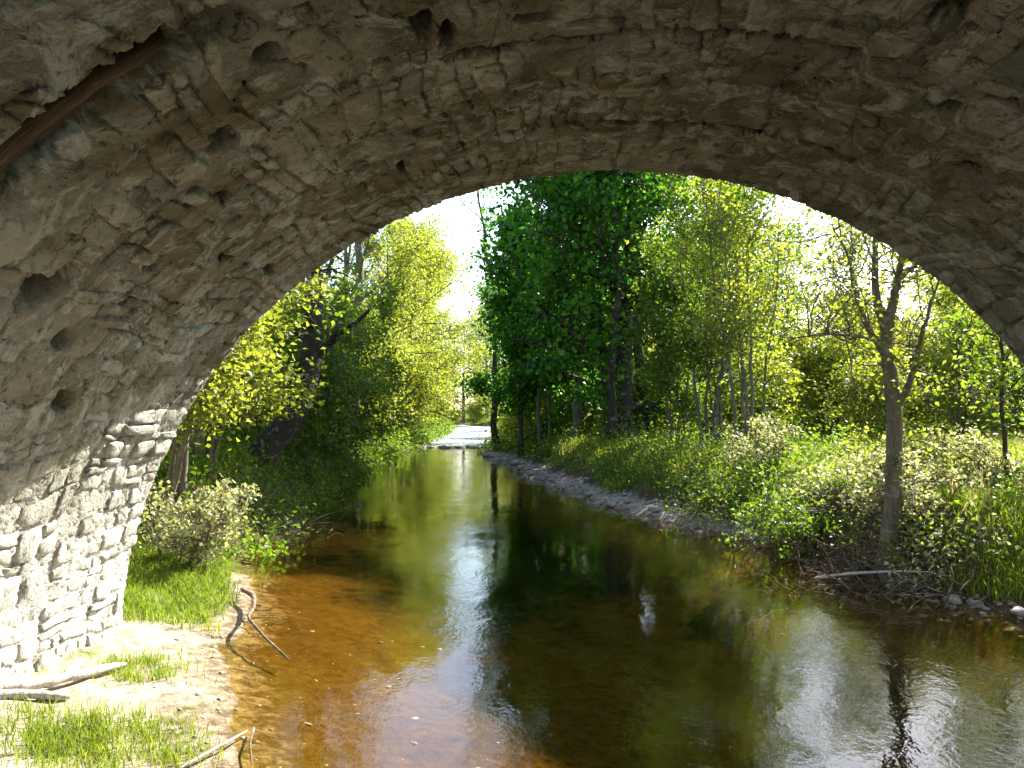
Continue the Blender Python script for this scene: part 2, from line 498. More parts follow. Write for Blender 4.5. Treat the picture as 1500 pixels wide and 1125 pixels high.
spandrel('rubble_fill', Y0 + 0.461, Y1 - 0.461, 4.35, -15.9, 16.9, AR + 0.20)

# stones of the barrel
def stone_geo(t0, t1, y0, y1, proud, tint, seed):
    """a rough block set into the barrel: bulged face, worn corners, skirt into the mortar"""
    rg = np.random.default_rng(seed)
    L = (t1 - t0) * AR; W = y1 - y0
    n1 = 5; n2 = 6
    u = np.array([0, 0.0, 0.16, 0.5, 0.84, 1, 1]); w = np.array([0, 0.0, 0.11, 0.37, 0.63, 0.89, 1, 1])
    U, Wv = np.meshgrid(u, w, indexing='ij')
    # uneven outline
    du = rg.normal(0, 0.05, U.shape) ; dw = rg.normal(0, 0.035, U.shape)
    sk = rg.normal(0, 0.09, 4)
    Tt = t0 + (U + du + sk[0] * (Wv - .5) * 0.8) * (t1 - t0)
    Yt = y0 + (Wv + dw + sk[1] * (U - .5)) * (y1 - y0)
    rad = np.full(U.shape, AR - proud)
    edge = np.minimum(np.minimum(U, 1 - U) * L, np.minimum(Wv, 1 - Wv) * W)
    rad += 0.008 * np.exp(-edge / 0.012) + rg.normal(0, 0.005, U.shape)
    rad += (U - .5) * sk[2] * 0.10 + (Wv - .5) * sk[3] * 0.10
    rad[0, :] = AR + 0.05; rad[-1, :] = AR + 0.05; rad[:, 0] = AR + 0.05; rad[:, -1] = AR + 0.05
    # corners pulled in
    c = 0.08
    cu = (U - .5); cw = (Wv - .5)
    cor = np.abs(cu * cw * 4) ** 3
    Tt -= cu * cor * c * 2 * (t1 - t0); Yt -= cw * cor * c * 2 * (y1 - y0) * min(1, L / W)
    q1 = np.sin(Yt * 2.1 + Tt * 3) * np.cos(Tt * 17 - Yt) ; q2 = np.sin(Yt * 5.3 - Tt * 9 + 1)
    keep = np.clip((Y1 - Yt) / .5, 0, 1)
    rad += 0.006 * wob(Tt * 14, Yt * 4, 1.0, 2.0)
    Tt = Tt + (0.030 * q1 + 0.012 * q2) / AR * 2
    Yt = Yt + keep * 0.007 * np.sin(Tt * 31 + Yt)
    v = np.stack([CX + rad * np.cos(Tt), Yt, CZ + AK * rad * np.sin(Tt)], -1).reshape(-1, 3)
    m, n = U.shape
    ii = np.arange(m * n).reshape(m, n)
    f = np.stack([ii[:-1, :-1], ii[:-1, 1:], ii[1:, 1:], ii[1:, :-1]], -1).reshape(-1, 4)
    return v, f, np.full(m * n, tint)
rings = [(0.6, 1.75), (1.76, 3.0), (3.22, 4.13), (4.175, 5.425), (5.475, 6.6)]
chase = (3.005, 3.215)
stones = []
def in_hole(t, y):
    for a, b, c, d in HOLES:
        if (((t - math.radians(a)) * AR / (c + .06)) ** 2 + ((y - b) / (d + .07)) ** 2) < 1: return True
    return False
sid = 0
for (ra, rb) in rings + [chase]:
    t = TH0
    while t < TH1:
        hgt = R.choice([.07, .09, .11, .13, .15, .17, .20, .25]) * R.uniform(.9, 1.1)
        dt = hgt / AR
        y = ra
        while y < rb - 0.02:
            Ls = R.choice([.12, .16, .2, .24, .28, .34, .42]) * R.uniform(.85, 1.15) * (1.0 + 2.0 * (hgt - .13))
            if rb - (y + Ls) < .09: Ls = rb - y
            e = y + Ls
            parts = [(t, t + dt)]
            if hgt > .16 and R.random() < .35:
                q = R.uniform(.4, .6); parts = [(t, t + dt * q), (t + dt * q, t + dt)]
            for (pa, pb) in parts:
                sid += 1
                gp = R.uniform(.002, .010)
                tm, ym = (pa + pb) / 2, (y + e) / 2
                deg = math.degrees(tm)
                if in_hole(tm, ym) or R.random() < .012: continue
                if ra == chase[0] and 112 < deg < 170: continue
                proud = R.uniform(-.005, .011) + (0.014 if R.random() < .07 else 0)
                tn = min(1, max(0, R.gauss(.5, .27)))
                stones.append((pa + gp / AR, pb - gp / AR, y + gp, e - gp, proud, tn, sid))
            y = e
        t += dt
# apparent size and whether the camera sees it
def appar(s):
    tm, ym = (s[0] + s[1]) / 2, (s[2] + s[3]) / 2
    pts = []
    for tt in (s[0], s[1]):
        for y in (s[2], s[3]):
            if y < 0.2: return 0
            p = arc(tt, y); pts.append((750 + 1250 * (p[0] / y + .04), 562 - 1250 * ((p[2] - EYE) / y - .03)))
    cxp = sum(p[0] for p in pts) / 4; cyp = sum(p[1] for p in pts) / 4
    if not (-20 < cxp < 1520 and -20 < cyp < 1140): return 0
    xs, ys = [p[0] for p in pts], [p[1] for p in pts]
    a = pts
    def tri(p, q, r): return abs((q[0] - p[0]) * (r[1] - p[1]) - (r[0] - p[0]) * (q[1] - p[1])) / 2
    return tri(a[0], a[1], a[2]) + tri(a[1], a[2], a[3])
order = sorted(range(len(stones)), key=lambda i: -appar(stones[i]))
single = set(order[:300])
vs, fs, ts = [], [], []; off = 0
for i, s in enumerate(stones):
    v, f, tn = stone_geo(*s)
    if i in single:
        me = mesh_np('stone', v, f, 4)
        add_attr(me, 'tint', tn)
        bpart('stone', me, M['stone'], True)
    else:
        vs.append(v); fs.append(f + off); ts.append(tn); off += len(v)
me = mesh_np('stonework', np.concatenate(vs), np.concatenate(fs), 4)
add_attr(me, 'tint', np.concatenate(ts))
tag(bpart('stonework', me, M['stone'], True), kind='stuff')
# weathered timber left in the chase
def chase_plank(t0, t1, ya, yb):
    n = 14
    t = np.linspace(math.radians(t0), math.radians(t1), n)
    vs = []
    for k, q in enumerate(t):
        s = k / (n - 1)
        tap = 0.35 + 0.65 * min(1, s * 3.0)
        ym = (ya + yb) / 2; hw = (yb - ya) / 2 * tap
        wv = .006 * math.sin(k * 2.1)
        for (dy, r) in ((-hw, AR + .045 + wv), (hw, AR + .035 - wv), (hw, AR + .12), (-hw, AR + .12)):
            vs.append((CX + r * math.cos(q), ym + dy + wv, CZ + AK * r * math.sin(q)))
    fs = []
    for k in range(n - 1):
        a, b = 4 * k, 4 * k + 4
        for j in range(4):
            fs.append((a + j, a + (j + 1) % 4, b + (j + 1) % 4, b + j))
    fs += [(0, 3, 2, 1), (4 * n - 4, 4 * n - 3, 4 * n - 2, 4 * n - 1)]
    o = bpart('timber', mesh_np('timber', np.array(vs), np.array(fs), 4), M['plank'])
    o['label'] = 'rust-brown timber let into a long slot across the barrel'
chase_plank(120, 150, 3.055, 3.165)

# ------------------------------------------------------------------ plant building
def tube(path, rad, sides, vs, fs, cap=True):
    path = np.asarray(path, float)
    n = len(path)
    tg = np.gradient(path, axis=0)
    tg /= np.linalg.norm(tg, axis=1)[:, None] + 1e-9
    ref = np.array([0.31, 0.95, 0.05])
    a = np.cross(tg, ref); a /= np.linalg.norm(a, axis=1)[:, None] + 1e-9
    b = np.cross(tg, a)
    ang = np.linspace(0, 2 * math.pi, sides, endpoint=False)
    ring = path[:, None] + np.asarray(rad)[:, None, None] * (np.cos(ang)[None, :, None] * a[:, None] + np.sin(ang)[None, :, None] * b[:, None])
    off = vs[0]
    vs[1].append(ring.reshape(-1, 3))
    i = np.arange(n - 1)[:, None] * sides; j = np.arange(sides)[None]; k = (j + 1) % sides
    f = np.stack([i + j, i + k, i + sides + k, i + sides + j], -1).reshape(-1, 4) + off
    fs.append(f)
    vs[0] += n * sides

def wood_mesh(name, tubes):
    vs = [0, []]; fs = []
    for (p, r, s) in tubes:
        tube(p, r, s, vs, fs)
    return mesh_np(name, np.concatenate(vs[1]), np.concatenate(fs), 4)

def unit(v):
    return v / (np.linalg.norm(v) + 1e-9)

def leaf_mesh(name, cen, size, rng, droop=0.25, aspect=0.62, updown=0.8):
    N = len(cen)
    t = rng.normal(size=(N, 3)); t[:, 2] = t[:, 2] * 0.7 - droop
    t /= np.linalg.norm(t, axis=1)[:, None]
    nn = rng.normal(size=(N, 3)); nn[:, 2] += updown * np.sign(rng.random(N) - 0.05)
    s = np.cross(t, nn); s /= np.linalg.norm(s, axis=1)[:, None] + 1e-9
    up = np.cross(s, t)
    L = size * rng.uniform(.6, 1.25, N)[:, None]
    w = L * aspect * rng.uniform(.8, 1.2, N)[:, None]
    base = cen - t * L * .5
    v = np.empty((N, 4, 3))
    v[:, 0] = base
    v[:, 1] = base + t * L * .42 + s * w * .5 + up * w * .16
    v[:, 2] = base + t * L - up * L * .06
    v[:, 3] = base + t * L * .42 - s * w * .5 + up * w * .16
    return mesh_np(name, v.reshape(-1, 3), np.arange(N * 4).reshape(-1, 4), 4)

def grow(rng, start, d, length, nseg, up=0.0, wobble=0.12):
    pts = [np.array(start, float)]
    d = unit(np.array(d, float))
    for i in range(nseg):
        d = unit(d + rng.normal(size=3) * wobble + np.array([0, 0, up]))
        pts.append(pts[-1] + d * length / nseg)
    return np.array(pts)

def plan_tree(rng, H, r0, lean=(0, 0), stems=1, z0=.3, limbs=16, spread=2.5, elev=(15, 55), subs=6, twigs=4, leaves=22,
              clump=.22, shape='oval', trunk_path=None, side=None, bare=0.0, twigr=.006, droop=0.0):
    """skeleton (tubes) and leaf centres of one tree, base at the origin"""
    tubes = []; cens = []
    for sidx in range(stems):
        if trunk_path is not None:
            tp = np.array(trunk_path, float)
            q = np.linspace(0, len(tp) - 1, len(tp) * 3)
            path = np.stack([np.interp(q, np.arange(len(tp)), tp[:, k]) for k in range(3)], 1)
            path[1:-1] = (path[:-2] + 2 * path[1:-1] + path[2:]) / 4
        else:
            a = rng.uniform(0, 6.28)
            o = np.array([math.cos(a), math.sin(a), 0]) * (0.0 if stems == 1 else rng.uniform(.1, .35) * (1 + .1 * H))
            ln = np.array([lean[0], lean[1], 0]) + (o * 1.6 if stems > 1 else 0)
            q = np.linspace(0, 1, 12)
            hh = H * (1 if stems == 1 else rng.uniform(.75, 1))
            path = np.stack([o[0] * .4 + ln[0] * q ** 1.3, o[1] * .4 + ln[1] * q ** 1.3, q * hh - .15], 1)
            path[1:, :2] += np.cumsum(rng.normal(0, .011 * hh * (1 if stems == 1 else 1.2), (11, 2)), 0) * .6
        n = len(path)
        q = np.linspace(0, 1, n)
        rr0 = r0 * (1 if stems == 1 else rng.uniform(.6, 1))
        rad = rr0 * ((1 - q) ** .85 * .93 + .05) * (1 + .5 * np.exp(-q * 22))
        tubes.append((path, rad, 10 if rr0 > .08 else 7))
        nl = max(3, limbs // stems)
        for i in range(nl):
            f = z0 + (1 - z0) * ((i + rng.uniform(0, 1)) / nl) ** .9 * .98
            p = np.array([np.interp(f, q, path[:, k]) for k in range(3)])
            az = i * 2.4 + rng.uniform(-.6, .6)
            if side is not None and rng.random() < side[1]:
                az = side[0] + rng.normal(0, .6)
            g_ = (f - z0) / (1 - z0 + 1e-6)
            prof = {'oval': math.sqrt(max(.08, 1 - (1.7 * g_ - .75) ** 2 * .9)), 'cone': 1 - .8 * g_, 'vase': .45 + .55 * math.sin(math.pi * min(1, g_ + .15))}[shape]
            Lm = spread * prof * rng.uniform(.7, 1.15)
            el = math.radians(rng.uniform(*elev) + 25 * g_)
            d = (math.cos(az) * math.cos(el), math.sin(az) * math.cos(el), math.sin(el))
            lp = grow(rng, p, d, Lm, 6, up=.05 - droop, wobble=.14)
            lr = max(.012, np.interp(f, q, rad) * .5)
            tubes.append((lp, lr * np.linspace(1, .3, 7), 6))
            for j in range(subs):
                ff = rng.uniform(.22, 1)
                sp = np.array([np.interp(ff * 6, np.arange(7), lp[:, k]) for k in range(3)])
                sd = unit(np.array(d) * .6 + rng.normal(size=3) * .75)
                sl = Lm * rng.uniform(.22, .45)
                bp = grow(rng, sp, sd, sl, 4, up=.03 - droop * 1.4, wobble=.2)
                tubes.append((bp, np.linspace(max(.007, lr * .35), twigr, 5), 4))
                for w in range(twigs):
                    fw = rng.uniform(.25, 1) * 4
                    tp_ = np.array([np.interp(fw, np.arange(5), bp[:, k]) for k in range(3)])
                    td = unit(unit(sd) * .5 + rng.normal(size=3))
                    tl = sl * rng.uniform(.3, .6)
                    tend = tp_ + td * tl + np.array([0, 0, -droop * tl])
                    tubes.append((np.array([tp_, (tp_ + tend) / 2 + rng.normal(size=3) * .03 * tl, tend]), np.array([twigr, twigr * .8, twigr * .5]), 3))
                    if rng.random() < bare: continue
                    m = rng.poisson(leaves)
                    if m:
                        s = rng.beta(1.5, 1.0, m)[:, None]
                        cens.append(tp_ + (tend - tp_) * s + rng.normal(size=(m, 3)) * clump * np.array([1, 1, .75]))
    return tubes, (np.concatenate(cens) if cens else np.zeros((0, 3)))

def make_tree(name, label, cat, x, y, seed, bark='bark_grey', leaf='leaf_green', size=.10, group=None, z=None, aspect=.62, crownname='crown', trunkname='trunk', zoff=0, ldroop=.25, cull=None, **kw):
    rng = np.random.default_rng(seed)
    tubes, cen = plan_tree(rng, **kw)
    zz = hz(x, y) if z is None else z
    root = empty(name, (x, y, zz + zoff))
    tag(root, label, cat, group)
    link(trunkname, wood_mesh(trunkname, tubes), M[bark], root, True)
    if cull is not None and len(cen):
        wpos = cen + np.array([x, y, zz])
        cen = cen[cull(wpos)]
    if len(cen):
        # nothing grows into the ground
        gz = height(cen[:, 0] + x, cen[:, 1] + y)[0] - zz
        cen = cen[cen[:, 2] > np.maximum(gz, -zz) + .05]
        link(crownname, leaf_mesh(crownname, cen, size, rng, aspect=aspect, droop=ldroop), M[leaf], root)
    return root

def copy_tree(o, x, y, rot, s, label=None):
    c = o.copy(); COL.objects.link(c)
    c.location = (x, y, hz(x, y) - .05); c.rotation_euler = (0, 0, rot); c.scale = (s, s, s * R.uniform(.92, 1.08))
    if label: c['label'] = label
    for ch in list(o.children):
        d = ch.copy(); COL.objects.link(d); d.parent = c
    return c

# ------------------------------------------------------------------ right bank trees
make_tree('maple_tree', 'big dense dark-green maple with the thickest trunk on the right bank', 'tree', gx(918, 26), 26, 101,
          bark='bark_dark', leaf='leaf_maple', size=.18, aspect=.85, H=11.5, r0=.34, z0=.10, limbs=40, spread=4.4, elev=(-8, 35), subs=8, twigs=4, leaves=18,
          clump=.26, side=(math.radians(185), .38), droop=.03)
make_tree('maple_tree', 'slim straight dark trunk beside the left of the thickest maple trunk', 'tree', gx(890, 24.5), 24.5, 102,
          bark='bark_dark', leaf='leaf_maple', size=.17, aspect=.85, H=10.5, r0=.15, z0=.45, limbs=18, spread=2.6, subs=6, twigs=4, leaves=16, clump=.25)
make_tree('maple_tree', 'straight dark trunk rising just behind the right of the thickest maple trunk', 'tree', gx(948, 27.5), 27.5, 103,
          bark='bark_dark', leaf='leaf_green', size=.16, aspect=.75, H=11.5, r0=.20, z0=.35, limbs=22, spread=3.0, subs=6, twigs=4, leaves=14, clump=.28)
make_tree('young_maple', 'young bushy dark-green maple nearest the tip of the gravel spit', 'tree', gx(762, 31), 31, 104,
          bark='bark_dark', leaf='leaf_maple', size=.17, aspect=.85, H=8.5, r0=.10, z0=.08, limbs=24, spread=2.0, subs=6, twigs=4, leaves=22, clump=.24, elev=(5, 45))
make_tree('young_maple', 'young maple with short visible trunk between gravel spit and big maple', 'tree', gx(842, 29), 29, 105,
          bark='bark_grey', leaf='leaf_maple', size=.17, aspect=.85, H=10, r0=.17, z0=.17, limbs=24, spread=2.4, subs=6, twigs=4, leaves=20, clump=.24)
make_tree('young_maple', 'forked young maple leaning over the gravel between two other maples', 'tree', gx(795, 30), 30, 106,
          bark='bark_grey', leaf='leaf_maple', size=.17, aspect=.85, H=8, r0=.09, stems=2, z0=.15, limbs=22, spread=1.8, subs=6, twigs=4, leaves=20, clump=.24)
make_tree('slender_tree', 'slender thinly leafed tree leaning over water at the gravel spit tip', 'tree', gx(730, 37), 37, 107,
          bark='bark_dark', leaf='leaf_green', size=.13, H=13.5, r0=.15, lean=(-1.1, 0), z0=.3, limbs=20, spread=1.6, subs=5, twigs=3, leaves=8, clump=.22, bare=.45, elev=(20, 55))
make_tree('hazel_shrub', 'many-stemmed light-green hazel right of the big maple', 'shrub', gx(1035, 20), 20, 108,
          bark='bark_grey', leaf='leaf_green', size=.11, H=7.6, r0=.06, stems=6, z0=.15, limbs=54, spread=1.5, subs=5, twigs=4, leaves=12, clump=.2)
make_tree('hazel_shrub', 'open yellow-green hazel with upright stems beside the meadow edge', 'shrub', gx(1095, 18), 18, 109,
          bark='bark_grey', leaf='leaf_yellow', size=.10, H=6.2, r0=.05, stems=5, z0=.2, limbs=40, spread=1.3, subs=5, twigs=4, leaves=8, clump=.2)
make_tree('hazel_shrub', 'leafy green hazel at the foot of the big maple', 'shrub', gx(990, 22), 22, 110,
          bark='bark_grey', leaf='leaf_green', size=.12, H=5.0, r0=.05, stems=5, z0=.12, limbs=40, spread=1.4, subs=5, twigs=4, leaves=12, clump=.2)

# alder on the near right bank: fork and limbs as in the photograph
ya = 9.4; xa = gx(1295, ya); za = hz(xa, ya)
def rel(px, py, dy=0.0):
    yy_ = ya + dy
    return np.array([gx(px, yy_) - xa, dy, EYE + (600 - py) / 1250 * yy_ - za])
rng = np.random.default_rng(120)
tubes = []; cen = []
def limb(pts, r0, r1, sides=9):
    p = np.array(pts, float)
    q = np.linspace(0, len(p) - 1, len(p) * 4)
    path = np.stack([np.interp(q, np.arange(len(p)), p[:, k]) for k in range(3)], 1)
    for _ in range(3): path[1:-1] = (path[:-2] + 2 * path[1:-1] + path[2:]) / 4
    path[1:] += rng.normal(0, .006, path[1:].shape)
    tubes.append((path, np.linspace(r0, r1, len(path)), sides))
    return path
t0_ = rel(1294, 731); t0_[2] = -0.2
trunk = limb([t0_, rel(1296, 735), rel(1302, 643), rel(1299, 570), rel(1291, 531), rel(1291, 477)], .098, .062, 12)
tubes[-1][1][:5] += np.array([.07, .05, .03, .015, .005])
LB = [limb([rel(1291, 477), rel(1278, 448, .05), rel(1275, 374, .1), rel(1284, 300, .3), rel(1270, 200, .5)], .055, .012),
      limb([rel(1291, 485), rel(1302, 448, -.05), rel(1307, 413, -.1), rel(1318, 375, -.2), rel(1345, 290, -.3), rel(1350, 200, -.3)], .06, .012),
      limb([rel(1289, 520), rel(1262, 482, .2), rel(1248, 420, .3), rel(1240, 380, .4), rel(1215, 330, .4)], .045, .008),
      limb([rel(1303, 600), rel(1318, 575, -.1), rel(1330, 541, -.2), rel(1338, 506, -.3), rel(1352, 450, -.5), rel(1372, 400, -.7)], .045, .008),
      limb([rel(1307, 413, -.1), rel(1330, 395, -.3), rel(1352, 375, -.5), rel(1390, 330, -.6)], .028, .006),
      limb([rel(1290, 500), rel(1255, 495, -.3), rel(1215, 490, -.5), rel(1180, 495, -.7)], .02, .005)]
for lp in LB + [trunk[16:]]:
    for j in range(16):
        k = rng.uniform(.3, 1) * (len(lp) - 1)
        sp = np.array([np.interp(k, np.arange(len(lp)), lp[:, c]) for c in range(3)])
        sd = unit(rng.normal(size=3) + np.array([0, 0, .35]))
        sl = rng.uniform(.3, .95)
        bp = grow(rng, sp, sd, sl, 5, .02, .2)
        tubes.append((bp, np.linspace(.010, .004, 6), 4))
        for w in range(4):
            kk = rng.uniform(1, 5)
            tp_ = np.array([np.interp(kk, np.arange(6), bp[:, c]) for c in range(3)])
            te = tp_ + unit(sd + rng.normal(size=3) * .8) * sl * rng.uniform(.2, .5)
            tubes.append((np.array([tp_, (tp_ + te) / 2, te]), np.array([.004, .003, .002]), 3))
            m = rng.poisson(4.5)
            cen.append(tp_ + (te - tp_) * rng.random((m, 1)) + rng.normal(size=(m, 3)) * .10)
al = empty('alder_tree', (xa, ya, za))
tag(al, 'grey-barked alder with forked trunk standing alone at the meadow bank edge', 'tree')
link('trunk', wood_mesh('trunk', tubes), M['bark_grey'], al, True)
link('crown', leaf_mesh('crown', np.concatenate(cen), .062, rng), M['leaf_yellow'], al)

make_tree('sapling', 'thin leafy sapling on the near right bank beside the forked alder', 'tree', gx(1462, 10.3), 10.3, 121,
          bark='bark_dark', leaf='leaf_green', size=.075, H=3.1, r0=.035, z0=.3, limbs=16, spread=.95, subs=5, twigs=3, leaves=9, clump=.10)
make_tree('sapling', 'wispy sapling behind the forked alder in the meadow', 'tree', gx(1390, 14.5), 14.5, 122,
          bark='bark_dark', leaf='leaf_yellow', size=.08, H=3.4, r0=.03, z0=.3, limbs=14, spread=1.0, subs=5, twigs=3, leaves=9, clump=.12)

# ------------------------------------------------------------------ left bank trees
make_tree('bank_tree', 'thick dark trunk leaning out from the cut left bank then rising upright', 'tree', -5.2, 15, 130, bark='bark_dark', leaf='leaf_green', size=.12,
          H=12, r0=.29, z0=.38, limbs=18, spread=2.6, subs=6, twigs=3, leaves=9, clump=.24, bare=.25,
          trunk_path=[(-.3, 0, -.4), (.15, 0, .1), (.85, 0, .95), (1.05, .05, 1.9), (1.05, .1, 3.4), (1.15, .2, 5.5), (1.0, .3, 8), (1.2, .3, 11.5)])
make_tree('bank_tree', 'bare grey trunk with sparse leaves behind the leaning dark trunk', 'tree', gx(512, 29), 29, 131, bark='bark_grey', leaf='leaf_green', size=.13,
          H=14, r0=.22, z0=.3, limbs=20, spread=2.4, subs=5, twigs=3, leaves=5, clump=.25, bare=.5)
make_tree('bank_tree', 'thin grey twin trunk with sparse leaves far along left bank', 'tree', gx(487, 24), 24, 132, bark='bark_grey', leaf='leaf_green', size=.12,
          H=11, r0=.13, stems=2, z0=.35, limbs=18, spread=1.8, subs=5, twigs=3, leaves=5, clump=.25, bare=.5)
make_tree('overhanging_shrub', 'yellow-green shrub hanging over water in front of the leaning trunk', 'shrub', -4.95, 12.0, 133, bark='bark_grey', leaf='leaf_yellow', size=.095,
          H=4.8, r0=.055, stems=6, z0=.25, limbs=60, spread=1.5, subs=5, twigs=4, leaves=13, clump=.14, lean=(.5, -.3), elev=(5, 50))
make_tree('overhanging_shrub', 'light-green shrub close against the arch foot on the left bank', 'shrub', -4.7, 10.2, 134, bark='bark_grey', leaf='leaf_yellow', size=.09,
          H=3.4, r0=.05, stems=4, z0=.3, limbs=40, spread=1.1, subs=5, twigs=4, leaves=11, clump=.13, lean=(.35, 0), elev=(5, 50))
make_tree('overhanging_shrub', 'mid-green shrub drooping over water beyond the leaning dark trunk', 'shrub', -5.1, 17.5, 135, bark='bark_grey', leaf='leaf_green', size=.095,
          H=3.6, r0=.05, stems=5, z0=.12, limbs=46, spread=1.5, subs=5, twigs=4, leaves=14, clump=.16, lean=(.5, 0), elev=(-10, 45))
make_tree('overhanging_shrub', 'rounded green shrub at water edge halfway along the left bank', 'shrub', -5.6, 22, 136, bark='bark_grey', leaf='leaf_green', size=.11,
          H=4.4, r0=.06, stems=5, z0=.10, limbs=46, spread=1.7, subs=5, twigs=4, leaves=14, clump=.18, lean=(.4, 0), elev=(-10, 45))
make_tree('pale_brush', 'low brush with pale whitish leaves at the edge of the left grass', 'shrub', -4.05, 9.4, 137, bark='deadwood', leaf='leaf_pale', size=.06,
          H=1.0, r0=.02, stems=6, z0=.15, limbs=36, spread=.42, subs=5, twigs=3, leaves=5, clump=.06, lean=(.45, -.15), elev=(-15, 40), twigr=.004)
make_tree('mossy_stem', 'short mossy stem with few leaves standing behind the pale brush', 'tree', gx(262, 10.4), 10.4, 138, bark='bark_grey', leaf='leaf_green', size=.07,
          H=2.2, r0=.075, lean=(.15, 0), z0=.5, limbs=10, spread=.6, subs=4, twigs=3, leaves=7, clump=.1)

willow = make_tree('willow_tree', 'yellow-green spring tree on the left bank, third downstream from the leaning trunk', 'tree', -7.3, 39.5, 140, group='spring trees along the left bank', bark='bark_grey', leaf='leaf_yellow', size=.14,
          H=9.5, r0=.16, z0=.10, limbs=34, spread=2.9, subs=7, twigs=4, leaves=16, clump=.26, elev=(0, 45), droop=.04)
for (x, y, r, s, q) in ((-7.7, 26, 1.9, .42, 0), (-7.4, 33, 1.1, .48, 1), (-7.3, 47, 4.1, 1.15, 3), (-8.6, 56, 5.2, 1.3, 4), (-9.8, 67, .4, 1.4, 5)):
    copy_tree(willow, x, y, r, s, ('small ' if q < 2 else '') + 'yellow-green spring tree on the left bank, %s downstream from the leaning trunk' % ORD[q])

# ------------------------------------------------------------------ woods behind
wood_a = make_tree('woodland_tree', 'bright yellow-green tree in the front row of the wood behind the meadow', 'tree', 9.5, 27, 150, group='yellow-green trees behind the meadow', bark='bark_grey', leaf='leaf_yellow', size=.135,
          H=6.6, r0=.13, z0=.05, limbs=34, spread=2.5, subs=6, twigs=4, leaves=8, clump=.30, elev=(5, 50))
wood_b = make_tree('woodland_tree', 'fresh green tree in the front row of the wood behind the meadow', 'tree', 15.5, 30, 151, group='fresh green trees behind the meadow', bark='bark_grey', leaf='leaf_green', size=.15,
          H=8.4, r0=.14, z0=.05, limbs=34, spread=2.6, subs=6, twigs=4, leaves=8, clump=.30, elev=(5, 50))
wood_c = make_tree('thin_tree', 'thinly leafed grey tree in the middle of the wood behind the meadow', 'tree', 7.2, 33, 152, group='thinly leafed trees behind the meadow', bark='bark_grey', leaf='leaf_yellow', size=.14,
          H=9.5, r0=.12, z0=.25, limbs=24, spread=2.2, subs=6, twigs=4, leaves=6, clump=.28, bare=.3, elev=(10, 55))
pr = [wood_a, wood_b, wood_c]
spots = [(12.5, 26, 0, .85), (18.5, 27, 0, .85), (22.5, 30, 2, .9), (6.0, 30, 0, 1.0), (9.8, 35, 1, .9), (13.0, 37, 0, .9), (17.5, 36, 0, .95), (21.5, 38, 1, 1.0),
         (26, 36, 0, 1.1), (4.6, 36, 2, 1.2), (7.5, 42, 0, 1.3), (12, 46, 1, 1.0), (17, 47, 0, 1.0), (23, 46, 0, 1.2), (29, 44, 1, 1.25), (2.5, 44, 1, 1.35), (-1.0, 52, 0, 1.4), (4, 55, 0, 1.4),
         (33, 50, 0, 1.4), (1.0, 40, 0, 1.1), (15.0, 24.0, 0, .62), (19.5, 22.5, 1, .55), (11.0, 22.5, 0, .55)]
for i, (x, y, k, s) in enumerate(spots):
    lab = [['bright yellow-green tree', 'fresh green tree', 'thinly leafed grey tree'][k] + q for q in (' in the front row of the wood behind the meadow', ' in the middle of the wood behind the meadow', ' in the back row of the wood behind the meadow')]
    if y < 25: lab[0] = ['small yellow-green tree', 'small fresh green tree', ''][k] + ' standing in the open meadow before the wood'
    copy_tree(pr[k], x, y, i * 1.9 + .4, s, lab[0 if y < 31.5 else 1 if y < 41 else 2])
for i, (x, y, k, s) in enumerate([(-14, 24, 1, 1.15), (-13, 32, 0, 1.2), (-15.5, 41, 1, 1.25), (-18, 52, 0, 1.3), (-10, 19, 1, .8), (-8.2, 15.5, 0, .62), (-21, 33, 1, 1.4), (-9.2, 22.5, 2, 1.0)]):
    copy_tree(pr[k], x, y, i * 2.3, s, ['bright yellow-green tree standing behind the left bank trees', 'fresh green tree standing behind the left bank trees', 'thinly leafed tree standing behind the left bank shrubs'][k])['group'] = 'trees behind the left bank'
FAR = [(-20, 104, 0, 1.6), (-14.5, 108, 1, 1.7), (-10.0, 104, 0, 1.8), (-5.5, 100, 1, 1.7), (-8.0, 114, 0, 2.0), (-1.5, 104, 0, 1.6), (-1.0, 78, 1, 1.2), (-14.5, 84, 1, 1.3), (3.5, 88, 0, 1.6), (-26, 112, 1, 1.7), (9, 74, 1, 1.5), (-2.5, 66, 0, .8), (0.5, 64, 0, 1.2), (-8.5, 112, 0, 1.2), (-2.5, 90, 0, .8)]
for i, (x, y, k, s) in enumerate(FAR):
    copy_tree(pr[k], x, y, i * 1.3, s, ['far yellow-green tree where the river bends away', 'far green tree where the river bends away'][k])['group'] = 'far trees at the river bend'
bush = make_tree('woodland_shrub', 'low leafy shrub along the wood edge behind the meadow', 'shrub', 8.0, 24.5, 160, group='shrubs along the wood edge', bark='bark_grey', leaf='leaf_yellow', size=.12,
          H=2.6, r0=.035, stems=5, z0=.06, limbs=44, spread=1.4, subs=5, twigs=4, leaves=10, clump=.20, elev=(-5, 45))
